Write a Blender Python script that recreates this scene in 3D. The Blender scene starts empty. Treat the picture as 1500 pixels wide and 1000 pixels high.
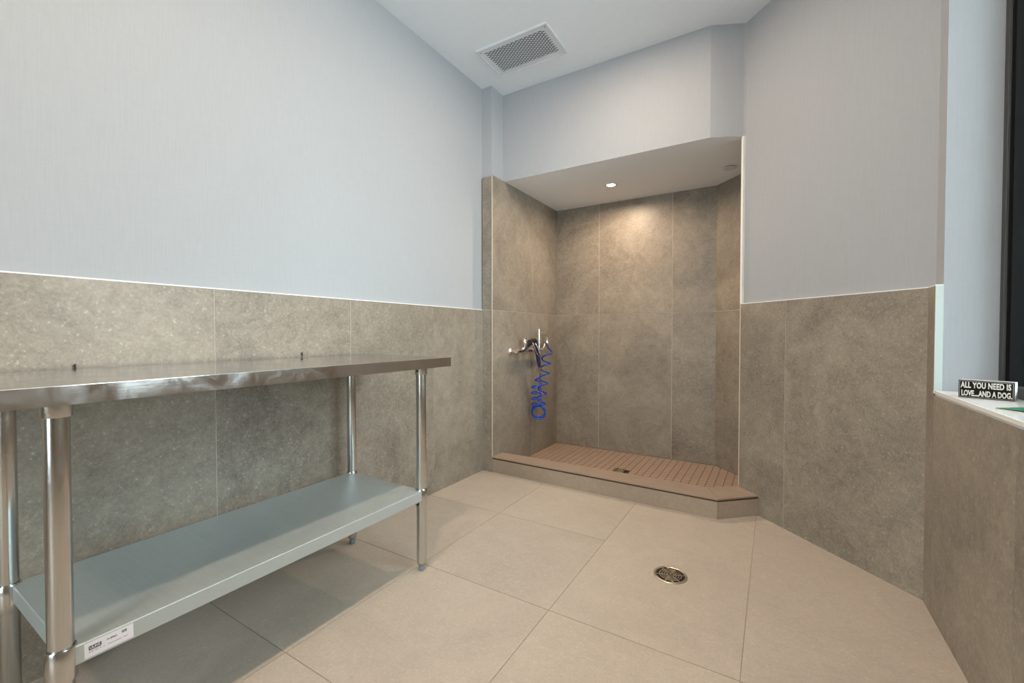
import bpy, bmesh, math, random
from mathutils import Vector, Matrix
random.seed(7)
S = bpy.context.scene
COL = S.collection
PI = math.pi
R = math.radians

# ------------------------------------------------------------------ camera, world, exposure
CAM_H = 0.994
cam_d = bpy.data.cameras.new('camera'); cam = bpy.data.objects.new('camera', cam_d); COL.objects.link(cam)
cam_d.sensor_width = 36.0; cam_d.lens = 36.0 * 632 / 1500; cam_d.clip_start = 0.02
cam.location = (0, 0, CAM_H)
cam.rotation_euler = (R(90 - 1.1), 0, math.atan(384 / 632))
S.camera = cam
S.view_settings.view_transform = 'Standard'; S.view_settings.look = 'None'
S.view_settings.gamma = 1; S.view_settings.use_curve_mapping = False
S.view_settings.exposure = 0.12

W = bpy.data.worlds.new('world'); S.world = W; W.use_nodes = True
bg = W.node_tree.nodes['Background']
bg.inputs[0].default_value = (0.86, 0.94, 1.0, 1); bg.inputs[1].default_value = 10.5

WARM = (1.0, 0.76, 0.55)
H = 2.745
ROOM_LAMPS = [(-0.70, 2.00, 0.9), (-0.70, 0.45, 1.0), (-0.70, -0.95, 1.0)]  # last two lamps are out of view, added for warm fill
LAMP_W = 14.5
SHOWER_LAMP = (-1.063, 3.188)
SHOWER_W = 11.0

def area(name, loc, rot, sx, sy, power, col, shape='RECTANGLE', portal=False, spread=180):
    l = bpy.data.lights.new(name, 'AREA'); l.shape = shape; l.size = sx; l.size_y = sy
    l.energy = power; l.color = col; l.spread = R(spread)
    if portal: l.cycles.is_portal = True
    o = bpy.data.objects.new(name, l); o.location = loc; o.rotation_euler = rot; COL.objects.link(o)
    return o
area('sky_portal', (0.74, 1.39, 1.74), (0, R(90), 0), 1.88, 1.34, 1, (1, 1, 1), portal=True)
area('sky_portal', (-0.75, -1.66, 1.30), (R(90), 0, 0), 0.9, 2.2, 1, (1, 1, 1), portal=True)

# ------------------------------------------------------------------ materials
def newmat(name):
    m = bpy.data.materials.new(name); m.use_nodes = True
    nt = m.node_tree; b = nt.nodes['Principled BSDF']
    return m, nt, b
def node(nt, t, **kw):
    n = nt.nodes.new(t)
    for k, v in kw.items():
        if hasattr(n, k): setattr(n, k, v)
        else: n.inputs[k].default_value = v
    return n
def plain(name, col, rough=0.5, metal=0.0, noise=0.04, nscale=30, bump=0.0, spec=0.5):
    m, nt, b = newmat(name)
    tc = node(nt, 'ShaderNodeTexCoord'); n = node(nt, 'ShaderNodeTexNoise', Scale=nscale, Detail=4.0)
    nt.links.new(tc.outputs['Object'], n.inputs['Vector'])
    r = node(nt, 'ShaderNodeValToRGB')
    r.color_ramp.elements[0].position = 0.3; r.color_ramp.elements[1].position = 0.7
    r.color_ramp.elements[0].color = tuple(c * (1 - noise) for c in col[:3]) + (1,)
    r.color_ramp.elements[1].color = tuple(min(1, c * (1 + noise)) for c in col[:3]) + (1,)
    nt.links.new(n.outputs['Fac'], r.inputs['Fac']); nt.links.new(r.outputs['Color'], b.inputs['Base Color'])
    b.inputs['Roughness'].default_value = rough; b.inputs['Metallic'].default_value = metal
    b.inputs['Specular IOR Level'].default_value = spec
    if bump:
        bp = node(nt, 'ShaderNodeBump', Strength=bump, Distance=0.001)
        nt.links.new(n.outputs['Fac'], bp.inputs['Height']); nt.links.new(bp.outputs['Normal'], b.inputs['Normal'])
    return m
def stone(name, dark, light, fleck, rough=0.42, cont=1.0):
    """porcelain tile: cloudy large patches, medium mottling, fine pale flecks; every piece gets its own patch"""
    m, nt, b = newmat(name); L = nt.links.new
    tc = node(nt, 'ShaderNodeTexCoord'); oi = node(nt, 'ShaderNodeObjectInfo')
    mul = node(nt, 'ShaderNodeVectorMath', operation='SCALE'); mul.inputs[0].default_value = (13.1, 7.7, 21.3)
    L(oi.outputs['Random'], mul.inputs['Scale'])
    add = node(nt, 'ShaderNodeVectorMath', operation='ADD'); L(tc.outputs['Object'], add.inputs[0]); L(mul.outputs[0], add.inputs[1])
    n1 = node(nt, 'ShaderNodeTexNoise', Scale=2.8, Detail=8.0, Roughness=0.66, Distortion=0.7); L(add.outputs[0], n1.inputs['Vector'])
    n2 = node(nt, 'ShaderNodeTexNoise', Scale=20.0, Detail=9.0, Roughness=0.8, Distortion=0.8); L(add.outputs[0], n2.inputs['Vector'])
    n3 = node(nt, 'ShaderNodeTexNoise', Scale=110.0, Detail=6.0, Roughness=0.8); L(add.outputs[0], n3.inputs['Vector'])
    a1 = node(nt, 'ShaderNodeMath', operation='MULTIPLY_ADD'); L(n1.outputs['Fac'], a1.inputs[0]); a1.inputs[1].default_value = 1.15 * cont
    a2 = node(nt, 'ShaderNodeMath', operation='MULTIPLY_ADD'); L(n2.outputs['Fac'], a2.inputs[0]); a2.inputs[1].default_value = 1.15 * cont
    a3 = node(nt, 'ShaderNodeMath', operation='MULTIPLY_ADD'); L(oi.outputs['Random'], a3.inputs[0]); a3.inputs[1].default_value = 0.16; a3.inputs[2].default_value = 0.40 - 1.15 * cont
    a4 = node(nt, 'ShaderNodeMath', operation='MULTIPLY_ADD'); L(n3.outputs['Fac'], a4.inputs[0]); a4.inputs[1].default_value = 1.3; a4.inputs[2].default_value = -0.65
    L(a3.outputs[0], a2.inputs[2]); L(a2.outputs[0], a1.inputs[2])
    s = node(nt, 'ShaderNodeMath', operation='ADD', use_clamp=True); L(a1.outputs[0], s.inputs[0]); L(a4.outputs[0], s.inputs[1])
    mx = node(nt, 'ShaderNodeMix', data_type='RGBA'); mx.inputs[6].default_value = dark + (1,); mx.inputs[7].default_value = light + (1,)
    L(s.outputs[0], mx.inputs[0])
    n4 = node(nt, 'ShaderNodeTexNoise', Scale=110.0, Detail=2.0, Roughness=0.5); L(add.outputs[0], n4.inputs['Vector'])
    r = node(nt, 'ShaderNodeValToRGB'); r.color_ramp.elements[0].position = 0.66; r.color_ramp.elements[1].position = 0.76
    r.color_ramp.elements[1].color = (0.5, 0.5, 0.5, 1)
    L(n4.outputs['Fac'], r.inputs['Fac'])
    m2 = node(nt, 'ShaderNodeMix', data_type='RGBA'); m2.inputs[7].default_value = fleck + (1,)
    L(r.outputs['Color'], m2.inputs[0]); L(mx.outputs[2], m2.inputs[6]); L(m2.outputs[2], b.inputs['Base Color'])
    b.inputs['Roughness'].default_value = rough
    bp = node(nt, 'ShaderNodeBump', Strength=0.12, Distance=0.002); L(n2.outputs['Fac'], bp.inputs['Height']); L(bp.outputs['Normal'], b.inputs['Normal'])
    return m
def wallpaper(name, col):
    m, nt, b = newmat(name); L = nt.links.new
    tc = node(nt, 'ShaderNodeTexCoord')
    mp = node(nt, 'ShaderNodeMapping'); mp.inputs['Scale'].default_value = (1, 1, 0.06); L(tc.outputs['Object'], mp.inputs['Vector'])
    n = node(nt, 'ShaderNodeTexNoise', Scale=170.0, Detail=3.0, Roughness=0.6); L(mp.outputs[0], n.inputs['Vector'])
    mp2 = node(nt, 'ShaderNodeMapping'); mp2.inputs['Scale'].default_value = (0.12, 0.12, 1); L(tc.outputs['Object'], mp2.inputs['Vector'])
    n2 = node(nt, 'ShaderNodeTexNoise', Scale=190.0, Detail=2.0); L(mp2.outputs[0], n2.inputs['Vector'])
    a = node(nt, 'ShaderNodeMath', operation='MULTIPLY_ADD'); L(n2.outputs['Fac'], a.inputs[0]); a.inputs[1].default_value = 0.45; L(n.outputs['Fac'], a.inputs[2])
    r = node(nt, 'ShaderNodeValToRGB'); r.color_ramp.elements[0].position = 0.45; r.color_ramp.elements[1].position = 0.95
    r.color_ramp.elements[0].color = tuple(c * 0.965 for c in col) + (1,); r.color_ramp.elements[1].color = tuple(min(1, c * 1.03) for c in col) + (1,)
    L(a.outputs[0], r.inputs['Fac']); L(r.outputs['Color'], b.inputs['Base Color'])
    b.inputs['Roughness'].default_value = 0.8; b.inputs['Specular IOR Level'].default_value = 0.2
    bp = node(nt, 'ShaderNodeBump', Strength=0.12, Distance=0.001); L(a.outputs[0], bp.inputs['Height']); L(bp.outputs['Normal'], b.inputs['Normal'])
    return m
def brushed(name, col, r0=0.14, r1=0.34, stretch=(1, 0.03, 1), scale=260, bump=0.04, smear=0.0, metal=1.0):
    m, nt, b = newmat(name); L = nt.links.new
    tc = node(nt, 'ShaderNodeTexCoord'); mp = node(nt, 'ShaderNodeMapping'); mp.inputs['Scale'].default_value = stretch
    L(tc.outputs['Object'], mp.inputs['Vector'])
    n = node(nt, 'ShaderNodeTexNoise', Scale=scale, Detail=3.0); L(mp.outputs[0], n.inputs['Vector'])
    n2 = node(nt, 'ShaderNodeTexNoise', Scale=14.0, Detail=5.0, Roughness=0.65, Distortion=0.8); L(tc.outputs['Object'], n2.inputs['Vector'])
    mr = node(nt, 'ShaderNodeMapRange'); mr.inputs['To Min'].default_value = r0; mr.inputs['To Max'].default_value = r1
    mr.inputs['From Min'].default_value = 0.35; mr.inputs['From Max'].default_value = 0.65
    L(n2.outputs['Fac'], mr.inputs['Value']); L(mr.outputs[0], b.inputs['Roughness'])
    r = node(nt, 'ShaderNodeValToRGB'); r.color_ramp.elements[0].color = tuple(c * 0.9 for c in col) + (1,); r.color_ramp.elements[1].color = tuple(min(1, c * 1.06) for c in col) + (1,)
    L(n.outputs['Fac'], r.inputs['Fac']); L(r.outputs['Color'], b.inputs['Base Color'])
    b.inputs['Metallic'].default_value = metal
    bp = node(nt, 'ShaderNodeBump', Strength=bump, Distance=0.001)
    if smear:
        ad = node(nt, 'ShaderNodeMath', operation='MULTIPLY_ADD'); L(n2.outputs['Fac'], ad.inputs[0]); ad.inputs[1].default_value = smear; L(n.outputs['Fac'], ad.inputs[2])
        L(ad.outputs[0], bp.inputs['Height'])
    else: L(n.outputs['Fac'], bp.inputs['Height'])
    L(bp.outputs['Normal'], b.inputs['Normal'])
    return m
def emit(name, col, st):
    m, nt, b = newmat(name); b.inputs['Base Color'].default_value = (0.9, 0.9, 0.9, 1)
    b.inputs['Emission Color'].default_value = col + (1,); b.inputs['Emission Strength'].default_value = st
    return m
def glassmat(name):
    m, nt, b = newmat(name); nt.nodes.remove(b); L = nt.links.new
    t = node(nt, 'ShaderNodeBsdfTransparent'); t.inputs[0].default_value = (0.9, 0.95, 0.94, 1)
    g = node(nt, 'ShaderNodeBsdfGlossy'); g.inputs['Roughness'].default_value = 0.02
    f = node(nt, 'ShaderNodeFresnel', IOR=1.45); mx = node(nt, 'ShaderNodeMixShader')
    L(f.outputs[0], mx.inputs[0]); L(t.outputs[0], mx.inputs[1]); L(g.outputs[0], mx.inputs[2])
    L(mx.outputs[0], nt.nodes['Material Output'].inputs[0])
    return m

M = {}
M['paper'] = wallpaper('linen_wallpaper', (0.375, 0.394, 0.424))
M['ceil'] = plain('ceiling_paint', (0.80, 0.84, 0.89), 0.9, noise=0.01, spec=0.1)
M['soffit'] = plain('soffit_paint', (0.86, 0.90, 0.95), 0.9, noise=0.01, spec=0.1)
M['wtile'] = stone('wall_tile_stone', (0.135, 0.113, 0.092), (0.395, 0.348, 0.285), (0.56, 0.52, 0.45))
M['ftile'] = stone('floor_tile_stone', (0.37, 0.325, 0.28), (0.57, 0.495, 0.42), (0.64, 0.58, 0.50), rough=0.45, cont=0.75)
M['ctile'] = stone('curb_tile_stone', (0.28, 0.22, 0.17), (0.45, 0.365, 0.285), (0.48, 0.42, 0.35), cont=0.7)
M['cap'] = plain('curb_cap_stone', (0.34, 0.26, 0.20), 0.4, noise=0.06, nscale=9)
M['mosaic'] = stone('mosaic_stone', (0.34, 0.24, 0.18), (0.44, 0.325, 0.25), (0.4, 0.3, 0.25), cont=0.5)
M['wgrout'] = plain('wall_grout', (0.60, 0.54, 0.46), 0.9)
M['fgrout'] = plain('floor_grout', (0.36, 0.30, 0.24), 0.9)
M['mgrout'] = plain('mosaic_grout', (0.06, 0.035, 0.025), 0.9)
M['trim'] = plain('white_edge_trim', (0.80, 0.80, 0.78), 0.35, noise=0.01)
M['trim_tan'] = plain('tan_edge_trim', (0.62, 0.54, 0.44), 0.4, noise=0.02)
M['bronze'] = plain('bronze_trim', (0.085, 0.055, 0.035), 0.4, metal=0.3)
M['jamb'] = plain('jamb_edge_trim', (0.52, 0.59, 0.58), 0.4, noise=0.01)  # white trim, with its teal reflection put into the colour
M['sill'] = plain('sill_white', (0.82, 0.84, 0.86), 0.18, noise=0.01, nscale=4)
M['black'] = plain('black_aluminium', (0.006, 0.006, 0.006), 0.7, spec=0.15)
M['grey_al'] = plain('dark_grey_aluminium', (0.035, 0.035, 0.034), 0.5)
M['glass'] = glassmat('window_glass')
M['outwall'] = plain('outside_dark_cladding', (0.13, 0.165, 0.17), 0.8, noise=0.15, nscale=3)
M['ground'] = plain('outside_ground', (0.48, 0.47, 0.45), 0.9)
M['steel'] = brushed('brushed_stainless', (0.62, 0.60, 0.59), 0.07, 0.20, stretch=(1, 0.03, 1), smear=2.0)
M['leg'] = brushed('polished_tube', (0.60, 0.60, 0.585), 0.14, 0.26, stretch=(1, 1, 0.04), bump=0.02)
M['galv'] = brushed('galvanised_sheet', (0.54, 0.60, 0.61), 0.36, 0.48, stretch=(0.03, 1, 1), bump=0.02, metal=0.6)
M['foot'] = plain('grey_plastic_foot', (0.22, 0.23, 0.24), 0.45)
M['chrome'] = brushed('chrome', (0.92, 0.88, 0.83), 0.16, 0.32, bump=0.0)
M['brass'] = brushed('brass_fitting', (0.75, 0.6, 0.4), 0.15, 0.3, bump=0.0)
M['rubber'] = plain('black_rubber', (0.012, 0.012, 0.014), 0.45)
M['navy'] = plain('navy_grip', (0.02, 0.025, 0.10), 0.3)
M['hose'] = plain('blue_hose', (0.01, 0.06, 0.42), 0.22, noise=0.03)
M['nickel'] = brushed('nickel', (0.66, 0.58, 0.47), 0.2, 0.4, bump=0.0)
M['dark'] = plain('drain_shade_black', (0.015, 0.010, 0.008), 0.9)  # black stands in for the shade down a drain
M['vent'] = plain('vent_white', (0.66, 0.69, 0.73), 0.5, noise=0.01)
M['slot_shade'] = plain('vent_slot_shade', (0.012, 0.012, 0.012), 0.8)  # black stands in for the shade behind the vent slots
M['label'] = plain('label_paper', (0.78, 0.74, 0.78), 0.5, noise=0.01)
M['ink'] = plain('ink', (0.02, 0.02, 0.022), 0.6)
M['signblack'] = plain('sign_black', (0.010, 0.0095, 0.0095), 0.8, spec=0.2, noise=0.2)
M['signwhite'] = plain('sign_white', (0.72, 0.70, 0.66), 0.6)
M['signgrey'] = plain('sign_worn_grey', (0.42, 0.43, 0.45), 0.5, noise=0.25, nscale=60)
M['signskylit'] = plain('sign_end_skylight', (0.75, 0.78, 0.82), 0.5, noise=0.03)  # daylight falling on the block's end, put into its colour
M['green'] = plain('green_card', (0.03, 0.22, 0.13), 0.35)
M['cream'] = plain('cream_card', (0.75, 0.70, 0.58), 0.4)
M['leather'] = plain('dark_brown_leather', (0.03, 0.015, 0.012), 0.4)
M['lens'] = emit('lamp_lens', (1.0, 0.90, 0.76), 14.0)

# ------------------------------------------------------------------ helpers
def finish(name, bm, m, parent=None, smooth=False, loc=None):
    me = bpy.data.meshes.new(name); bmesh.ops.recalc_face_normals(bm, faces=bm.faces[:]); bm.to_mesh(me); bm.free()
    if isinstance(m, (list, tuple)):
        for x in m: me.materials.append(x)
    else: me.materials.append(m)
    if smooth:
        for p in me.polygons: p.use_smooth = True
    o = bpy.data.objects.new(name, me); COL.objects.link(o)
    if loc is not None: o.location = loc
    if parent: o.parent = parent
    return o
def smooth_sharp(o, ang=40):
    me = o.data
    for p in me.polygons: p.use_smooth = True
    bm = bmesh.new(); bm.from_mesh(me)
    for e in bm.edges:
        if len(e.link_faces) == 2 and e.calc_face_angle(0) > R(ang): e.smooth = False
    bm.to_mesh(me); bm.free()
def struct(o): o['kind'] = 'structure'; return o
def empty(name, loc, label, cat, group=None, rz=0):
    o = bpy.data.objects.new(name, None); COL.objects.link(o); o.location = loc; o.rotation_euler = (0, 0, rz)
    o.empty_display_size = 0.05
    tag(o, label, cat, group); return o
def tag(o, label, cat, group=None):
    o['label'] = label; o['category'] = cat
    if group: o['group'] = group
    return o
def hexa(bm, a, b):
    """a: 4 points (one face, in order), b: the 4 matching points of the opposite face"""
    va = [bm.verts.new(p) for p in a]; vb = [bm.verts.new(p) for p in b]
    bm.faces.new(va); bm.faces.new(vb[::-1])
    for i in range(4):
        j = (i + 1) % 4; bm.faces.new((va[i], vb[i], vb[j], va[j]))
    return va, vb
def box(bm, x0, x1, y0, y1, z0, z1, bev=0.0):
    bb = bmesh.new()
    hexa(bb, [(x0, y0, z0), (x1, y0, z0), (x1, y1, z0), (x0, y1, z0)], [(x0, y0, z1), (x1, y0, z1), (x1, y1, z1), (x0, y1, z1)])
    bmesh.ops.recalc_face_normals(bb, faces=bb.faces[:])
    if bev: bmesh.ops.bevel(bb, geom=bb.edges[:], offset=bev, segments=2, affect='EDGES', profile=0.6)
    t = bpy.data.meshes.new('t'); bb.to_mesh(t); bb.free(); bm.from_mesh(t); bpy.data.meshes.remove(t)
def prism(bm, poly, z0, z1):
    lo = [bm.verts.new((p[0], p[1], z0)) for p in poly]; hi = [bm.verts.new((p[0], p[1], z1)) for p in poly]
    bm.faces.new(lo[::-1]); bm.faces.new(hi)
    n = len(poly)
    for i in range(n):
        j = (i + 1) % n; bm.faces.new((lo[i], lo[j], hi[j], hi[i]))
def tube(bm, pts, r, seg=12, caps=True):
    pts = [Vector(p) for p in pts]; rings = []
    rr = r if isinstance(r, (list, tuple)) else [r] * len(pts)
    t0 = (pts[1] - pts[0]).normalized(); up = Vector((0, 0, 1)) if abs(t0.z) < 0.9 else Vector((1, 0, 0))
    nrm = t0.cross(up).normalized()
    for i, p in enumerate(pts):
        if i == 0: t = pts[1] - pts[0]
        elif i == len(pts) - 1: t = pts[-1] - pts[-2]
        else: t = (pts[i + 1] - pts[i]).normalized() + (pts[i] - pts[i - 1]).normalized()
        t.normalize(); nrm = (nrm - t * nrm.dot(t))
        if nrm.length < 1e-6: nrm = t.orthogonal()
        nrm.normalize(); bi = t.cross(nrm)
        rings.append([bm.verts.new(p + nrm * (math.cos(a) * rr[i]) + bi * (math.sin(a) * rr[i])) for a in [2 * PI * k / seg for k in range(seg)]])
    for a, b in zip(rings, rings[1:]):
        for k in range(seg):
            l = (k + 1) % seg; bm.faces.new((a[k], a[l], b[l], b[k]))
    if caps: bm.faces.new(rings[0][::-1]); bm.faces.new(rings[-1])
def lathe(bm, prof, seg=32, mat=None):
    """prof: (radius, height) pairs around z; mat maps to place"""
    mat = mat or Matrix.Identity(4); rings = []
    for r, z in prof:
        if r < 1e-6: rings.append([bm.verts.new(mat @ Vector((0, 0, z)))])
        else: rings.append([bm.verts.new(mat @ Vector((r * math.cos(2 * PI * k / seg), r * math.sin(2 * PI * k / seg), z))) for k in range(seg)])
    for a, b in zip(rings, rings[1:]):
        if len(a) == 1 and len(b) == 1: continue
        for k in range(seg):
            l = (k + 1) % seg
            if len(a) == 1: bm.faces.new((a[0], b[k], b[l]))
            elif len(b) == 1: bm.faces.new((a[k], a[l], b[0]))
            else: bm.faces.new((a[k], a[l], b[l], b[k]))
def text_obj(name, s, w, h, depth, m, parent, mat, bold=0.0, space=1.0):
    """lettering fitted to a w x h box starting at the origin of mat, lying in its xy plane"""
    cu = bpy.data.curves.new('t', 'FONT'); cu.body = s; cu.offset = bold; cu.space_character = space; cu.resolution_u = 3
    ob = bpy.data.objects.new('t', cu); COL.objects.link(ob); bpy.context.view_layer.update()
    me = bpy.data.meshes.new_from_object(ob.evaluated_get(bpy.context.evaluated_depsgraph_get()))
    bpy.data.objects.remove(ob); bpy.data.curves.remove(cu)
    xs = [v.co.x for v in me.vertices]; ys = [v.co.y for v in me.vertices]
    x0, x1, y0, y1 = min(xs), max(xs), min(ys), max(ys)
    bm = bmesh.new(); bm.from_mesh(me); bpy.data.meshes.remove(me)
    for v in bm.verts: v.co = Vector(((v.co.x - x0) / (x1 - x0) * w, (v.co.y - y0) / (y1 - y0) * h, 0))
    ex = bmesh.ops.extrude_face_region(bm, geom=bm.faces[:])
    for g in ex['geom']:
        if isinstance(g, bmesh.types.BMVert): g.co.z = depth
    for v in bm.verts: v.co = mat @ v.co
    return finish(name, bm, m, parent)
def clip(poly, planes):
    """clip a convex 2-D polygon by half-planes a*x+b*y<=c"""
    for a, b, c in planes:
        out = []
        for i, p in enumerate(poly):
            q = poly[(i + 1) % len(poly)]; dp = a * p[0] + b * p[1] - c; dq = a * q[0] + b * q[1] - c
            if dp <= 1e-9: out.append(p)
            if (dp < -1e-9 and dq > 1e-9) or (dp > 1e-9 and dq < -1e-9):
                t = dp / (dp - dq); out.append((p[0] + (q[0] - p[0]) * t, p[1] + (q[1] - p[1]) * t))
        poly = out
        if len(poly) < 3: return []
    return poly

# ------------------------------------------------------------------ footprint (tile faces), clockwise seen from above
XL, XR, YN = -1.799, 0.482, -1.60
SX, SY = -1.716, 3.618
P = [(XL, YN), (XL, 2.552), (SX, 2.552), (SX, SY), (-0.38, SY), (0.135, 3.103), (-0.168, 2.80), (XR, 2.150), (XR, YN)]
TT = 1.160       # wainscot height
ST = 2.113       # soffit / shower tile top
WT = 0.012       # tile thickness in front of the wall face
def offs(poly, d):
    n = len(poly); out = []
    for i in range(n):
        p0, p1, p2 = Vector(poly[i - 1]), Vector(poly[i]), Vector(poly[(i + 1) % n])
        a = (p1 - p0).normalized(); b = (p2 - p1).normalized()
        na, nb = Vector((-a.y, a.x)), Vector((-b.y, b.x))      # outward (left of travel)
        m = (na + nb); k = d / (1 + na.dot(nb)); out.append(tuple(p1 + m * k))
    return out
PW = offs(P, WT); PO = offs(P, 0.13); PG = offs(P, 0.0015)
PW[7] = (XR + 0.020, 2.632 + 0.017 - XR - 0.020)

# walls: one slab per segment, mitred at the corners
names = ['wall_left', 'wall_pier', 'wall_shower_left', 'wall_shower_back', 'wall_shower_angled', 'wall_shower_return', 'wall_angled', 'wall_right', 'wall_rear']
walls = {}
def wall_slab(i, z0, z1, name):
    j = (i + 1) % len(P); bm = bmesh.new()
    prism(bm, [PW[i], PW[j], PO[j], PO[i]], z0, z1)
    return struct(finish(name, bm, M['paper']))
for i in range(7):
    walls[i] = wall_slab(i, -0.10, H + 0.1, names[i])
# right wall with the window opening: y from WY0 to WY1, z from SZ to WZ1
WY0, WY1, SZ, WZ1 = 0.72, 2.064, 0.793, 2.70
RX = XR + 0.020; RXO = 0.80
bm = bmesh.new()
prism(bm, [(RX, WY1), PW[7], PO[7], (RXO, 2.17), (RXO, WY1)], -0.1, H + 0.1)
box(bm, RX, RXO, WY0, WY1, -0.1, SZ - 0.018)
box(bm, RX, RXO, WY0, WY1, WZ1, H + 0.1)
box(bm, RX, RXO, YN - 0.13, WY0, -0.1, H + 0.1)
walls[7] = struct(finish('wall_right', bm, M['paper']))
# rear wall (behind the camera) with an unseen window added for fill light
RWX0, RWX1, RWZ0, RWZ1 = -1.20, -0.30, 0.15, 2.45
bm = bmesh.new()
y1, y0 = YN - WT, YN - 0.13
box(bm, XL - 0.13, RWX0, y0, y1, -0.1, H + 0.1); box(bm, RWX1, RX, y0, y1, -0.1, H + 0.1)
box(bm, RWX0, RWX1, y0, y1, -0.1, RWZ0); box(bm, RWX0, RWX1, y0, y1, RWZ1, H + 0.1)
walls[8] = struct(finish('wall_rear', bm, M['paper']))

# wall tiles
def wall_tiles(i, seams, rows, parent, mat='wtile', s_end=None, wt=WT):
    j = (i + 1) % len(P)
    a, b = Vector(P[i]), Vector(P[j]); L = (b - a).length; u = (b - a) / L; no = Vector((-u.y, u.x))
    e = s_end if s_end is not None else L
    cuts = [0.0] + [s for s in seams if 0.001 < s < e - 0.001] + [e]
    # grout bed behind the joints
    bm = bmesh.new(); lo, hi = rows[0], rows[-1]
    ga, gb = Vector(PG[i]), Vector(PG[j]); wa, wb = Vector(PW[i]), Vector(PW[j])
    if s_end is not None: gb = a + u * e + no * 0.0015; wb = a + u * e + no * wt
    hexa(bm, [(ga.x, ga.y, lo), (gb.x, gb.y, lo), (gb.x, gb.y, hi - 0.001), (ga.x, ga.y, hi - 0.001)],
         [(wa.x, wa.y, lo), (wb.x, wb.y, lo), (wb.x, wb.y, hi - 0.001), (wa.x, wa.y, hi - 0.001)])
    finish('grout', bm, M['wgrout'], parent)
    g = 0.0014
    for r0, r1 in zip(rows, rows[1:]):
        for s0, s1 in zip(cuts, cuts[1:]):
            f0 = a + u * (s0 + (g if s0 > 0 else 0.0)); f1 = a + u * (s1 - (g if s1 < e else 0.0))
            b0 = f0 + no * (wt - 0.0005) if s0 > 0 else Vector(PW[i]) ; b1 = f1 + no * (wt - 0.0005) if (s1 < e or s_end is not None) else Vector(PW[j])
            za = r0 + (g if r0 > rows[0] else 0); zb = r1 - (g if r1 < rows[-1] else 0)
            c = (f0 + f1) / 2; cz = (za + zb) / 2
            bm = bmesh.new()
            q = lambda p, z: (p.x - c.x, p.y - c.y, z - cz)
            hexa(bm, [q(f0, za), q(f1, za), q(f1, zb), q(f0, zb)], [q(b0, za), q(b1, za), q(b1, zb), q(b0, zb)])
            finish('tile', bm, M[mat], parent, loc=(c.x, c.y, cz))
def seq(a, step, n): return [a + step * k for k in range(n)]
LL = 2.552 - YN
wall_tiles(0, [s for s in [y - YN for y in seq(2.028 - 0.61 * 6, 0.61, 7)] if s > 0.02], [0, TT], walls[0])
wall_tiles(1, [], [0, TT, ST - 0.008], walls[1])
wall_tiles(2, [3.128 - 2.552], [-0.02, TT, ST], walls[2])
wall_tiles(3, [-1.31 - SX, -0.699 - SX], [-0.02, TT, ST], walls[3])
wall_tiles(4, [0.60], [-0.02, TT, ST], walls[4])
wall_tiles(5, [], [-0.02, TT, ST], walls[5])
wall_tiles(6, [0.305], [0, TT], walls[6])
# right wall: narrow strip to the window jamb at full height, then tiles under the sill
a7 = Vector(P[7])
wall_tiles(7, [], [0, TT], walls[7], s_end=P[7][1] - WY1, wt=0.020)
bm = bmesh.new(); box(bm, XR + 0.0015, RX, YN, WY1 - 0.002, 0, SZ - 0.020); finish('grout', bm, M['wgrout'], walls[7])
ys = [WY1, 1.454, WY0, 0.234, -0.376, -0.986, YN]
for y1, y0 in zip(ys, ys[1:]):
    bm = bmesh.new(); hy = (y1 - y0) / 2 - 0.0011; top = (SZ - 0.018) if y1 > WY0 + .001 else TT
    box(bm, 0, 0.0195, -hy, hy, -top / 2, top / 2); finish('tile', bm, M['wtile'], walls[7], loc=(XR, (y0 + y1) / 2, top / 2))

# trims
tn = [0]
def trim(parts, m):
    tn[0] += 1; bm = bmesh.new()
    for p in parts: box(bm, *p)
    return struct(finish('trim_%d' % tn[0], bm, m))
trim([(XL - WT, XL + 0.0005, YN, 2.552, TT, TT + 0.004)], M['trim'])                                   # top of left wainscot
trim([(SX - 0.001, SX + 0.0035, 2.5475, 2.552, 0.113, ST - 0.008)], M['trim_tan'])                    # pier corner
trim([(XR - 0.001, RX, WY1 - 0.0035, WY1 + 0.0005, SZ, TT - 0.001)], M['jamb'])                        # tile end at window jamb
trim([(XR - 0.001, RX, WY1, 2.150, TT, TT + 0.004)], M['trim'])
def line_trim(p0, p1, off0, off1, z0, z1, m):
    a, b = Vector(p0), Vector(p1); u = (b - a).normalized(); n = Vector((-u.y, u.x)); tn[0] += 1
    bm = bmesh.new(); prism(bm, [tuple(a + n * off0), tuple(b + n * off0), tuple(b + n * off1), tuple(a + n * off1)], z0, z1)
    return struct(finish('trim_%d' % tn[0], bm, m))
line_trim(P[6], P[7], -0.0005, WT, TT, TT + 0.004, M['trim'])
g = Vector(P[6]); u45 = (Vector(P[7]) - g).normalized()
line_trim(tuple(g - u45 * 0.002), tuple(g + u45 * 0.004), -0.001, WT, 0.113, TT, M['trim_tan'])
line_trim(tuple(g - u45 * 0.002), tuple(g + u45 * 0.0135), -0.001, WT + 0.002, TT + 0.004, ST, M['trim'])

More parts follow.
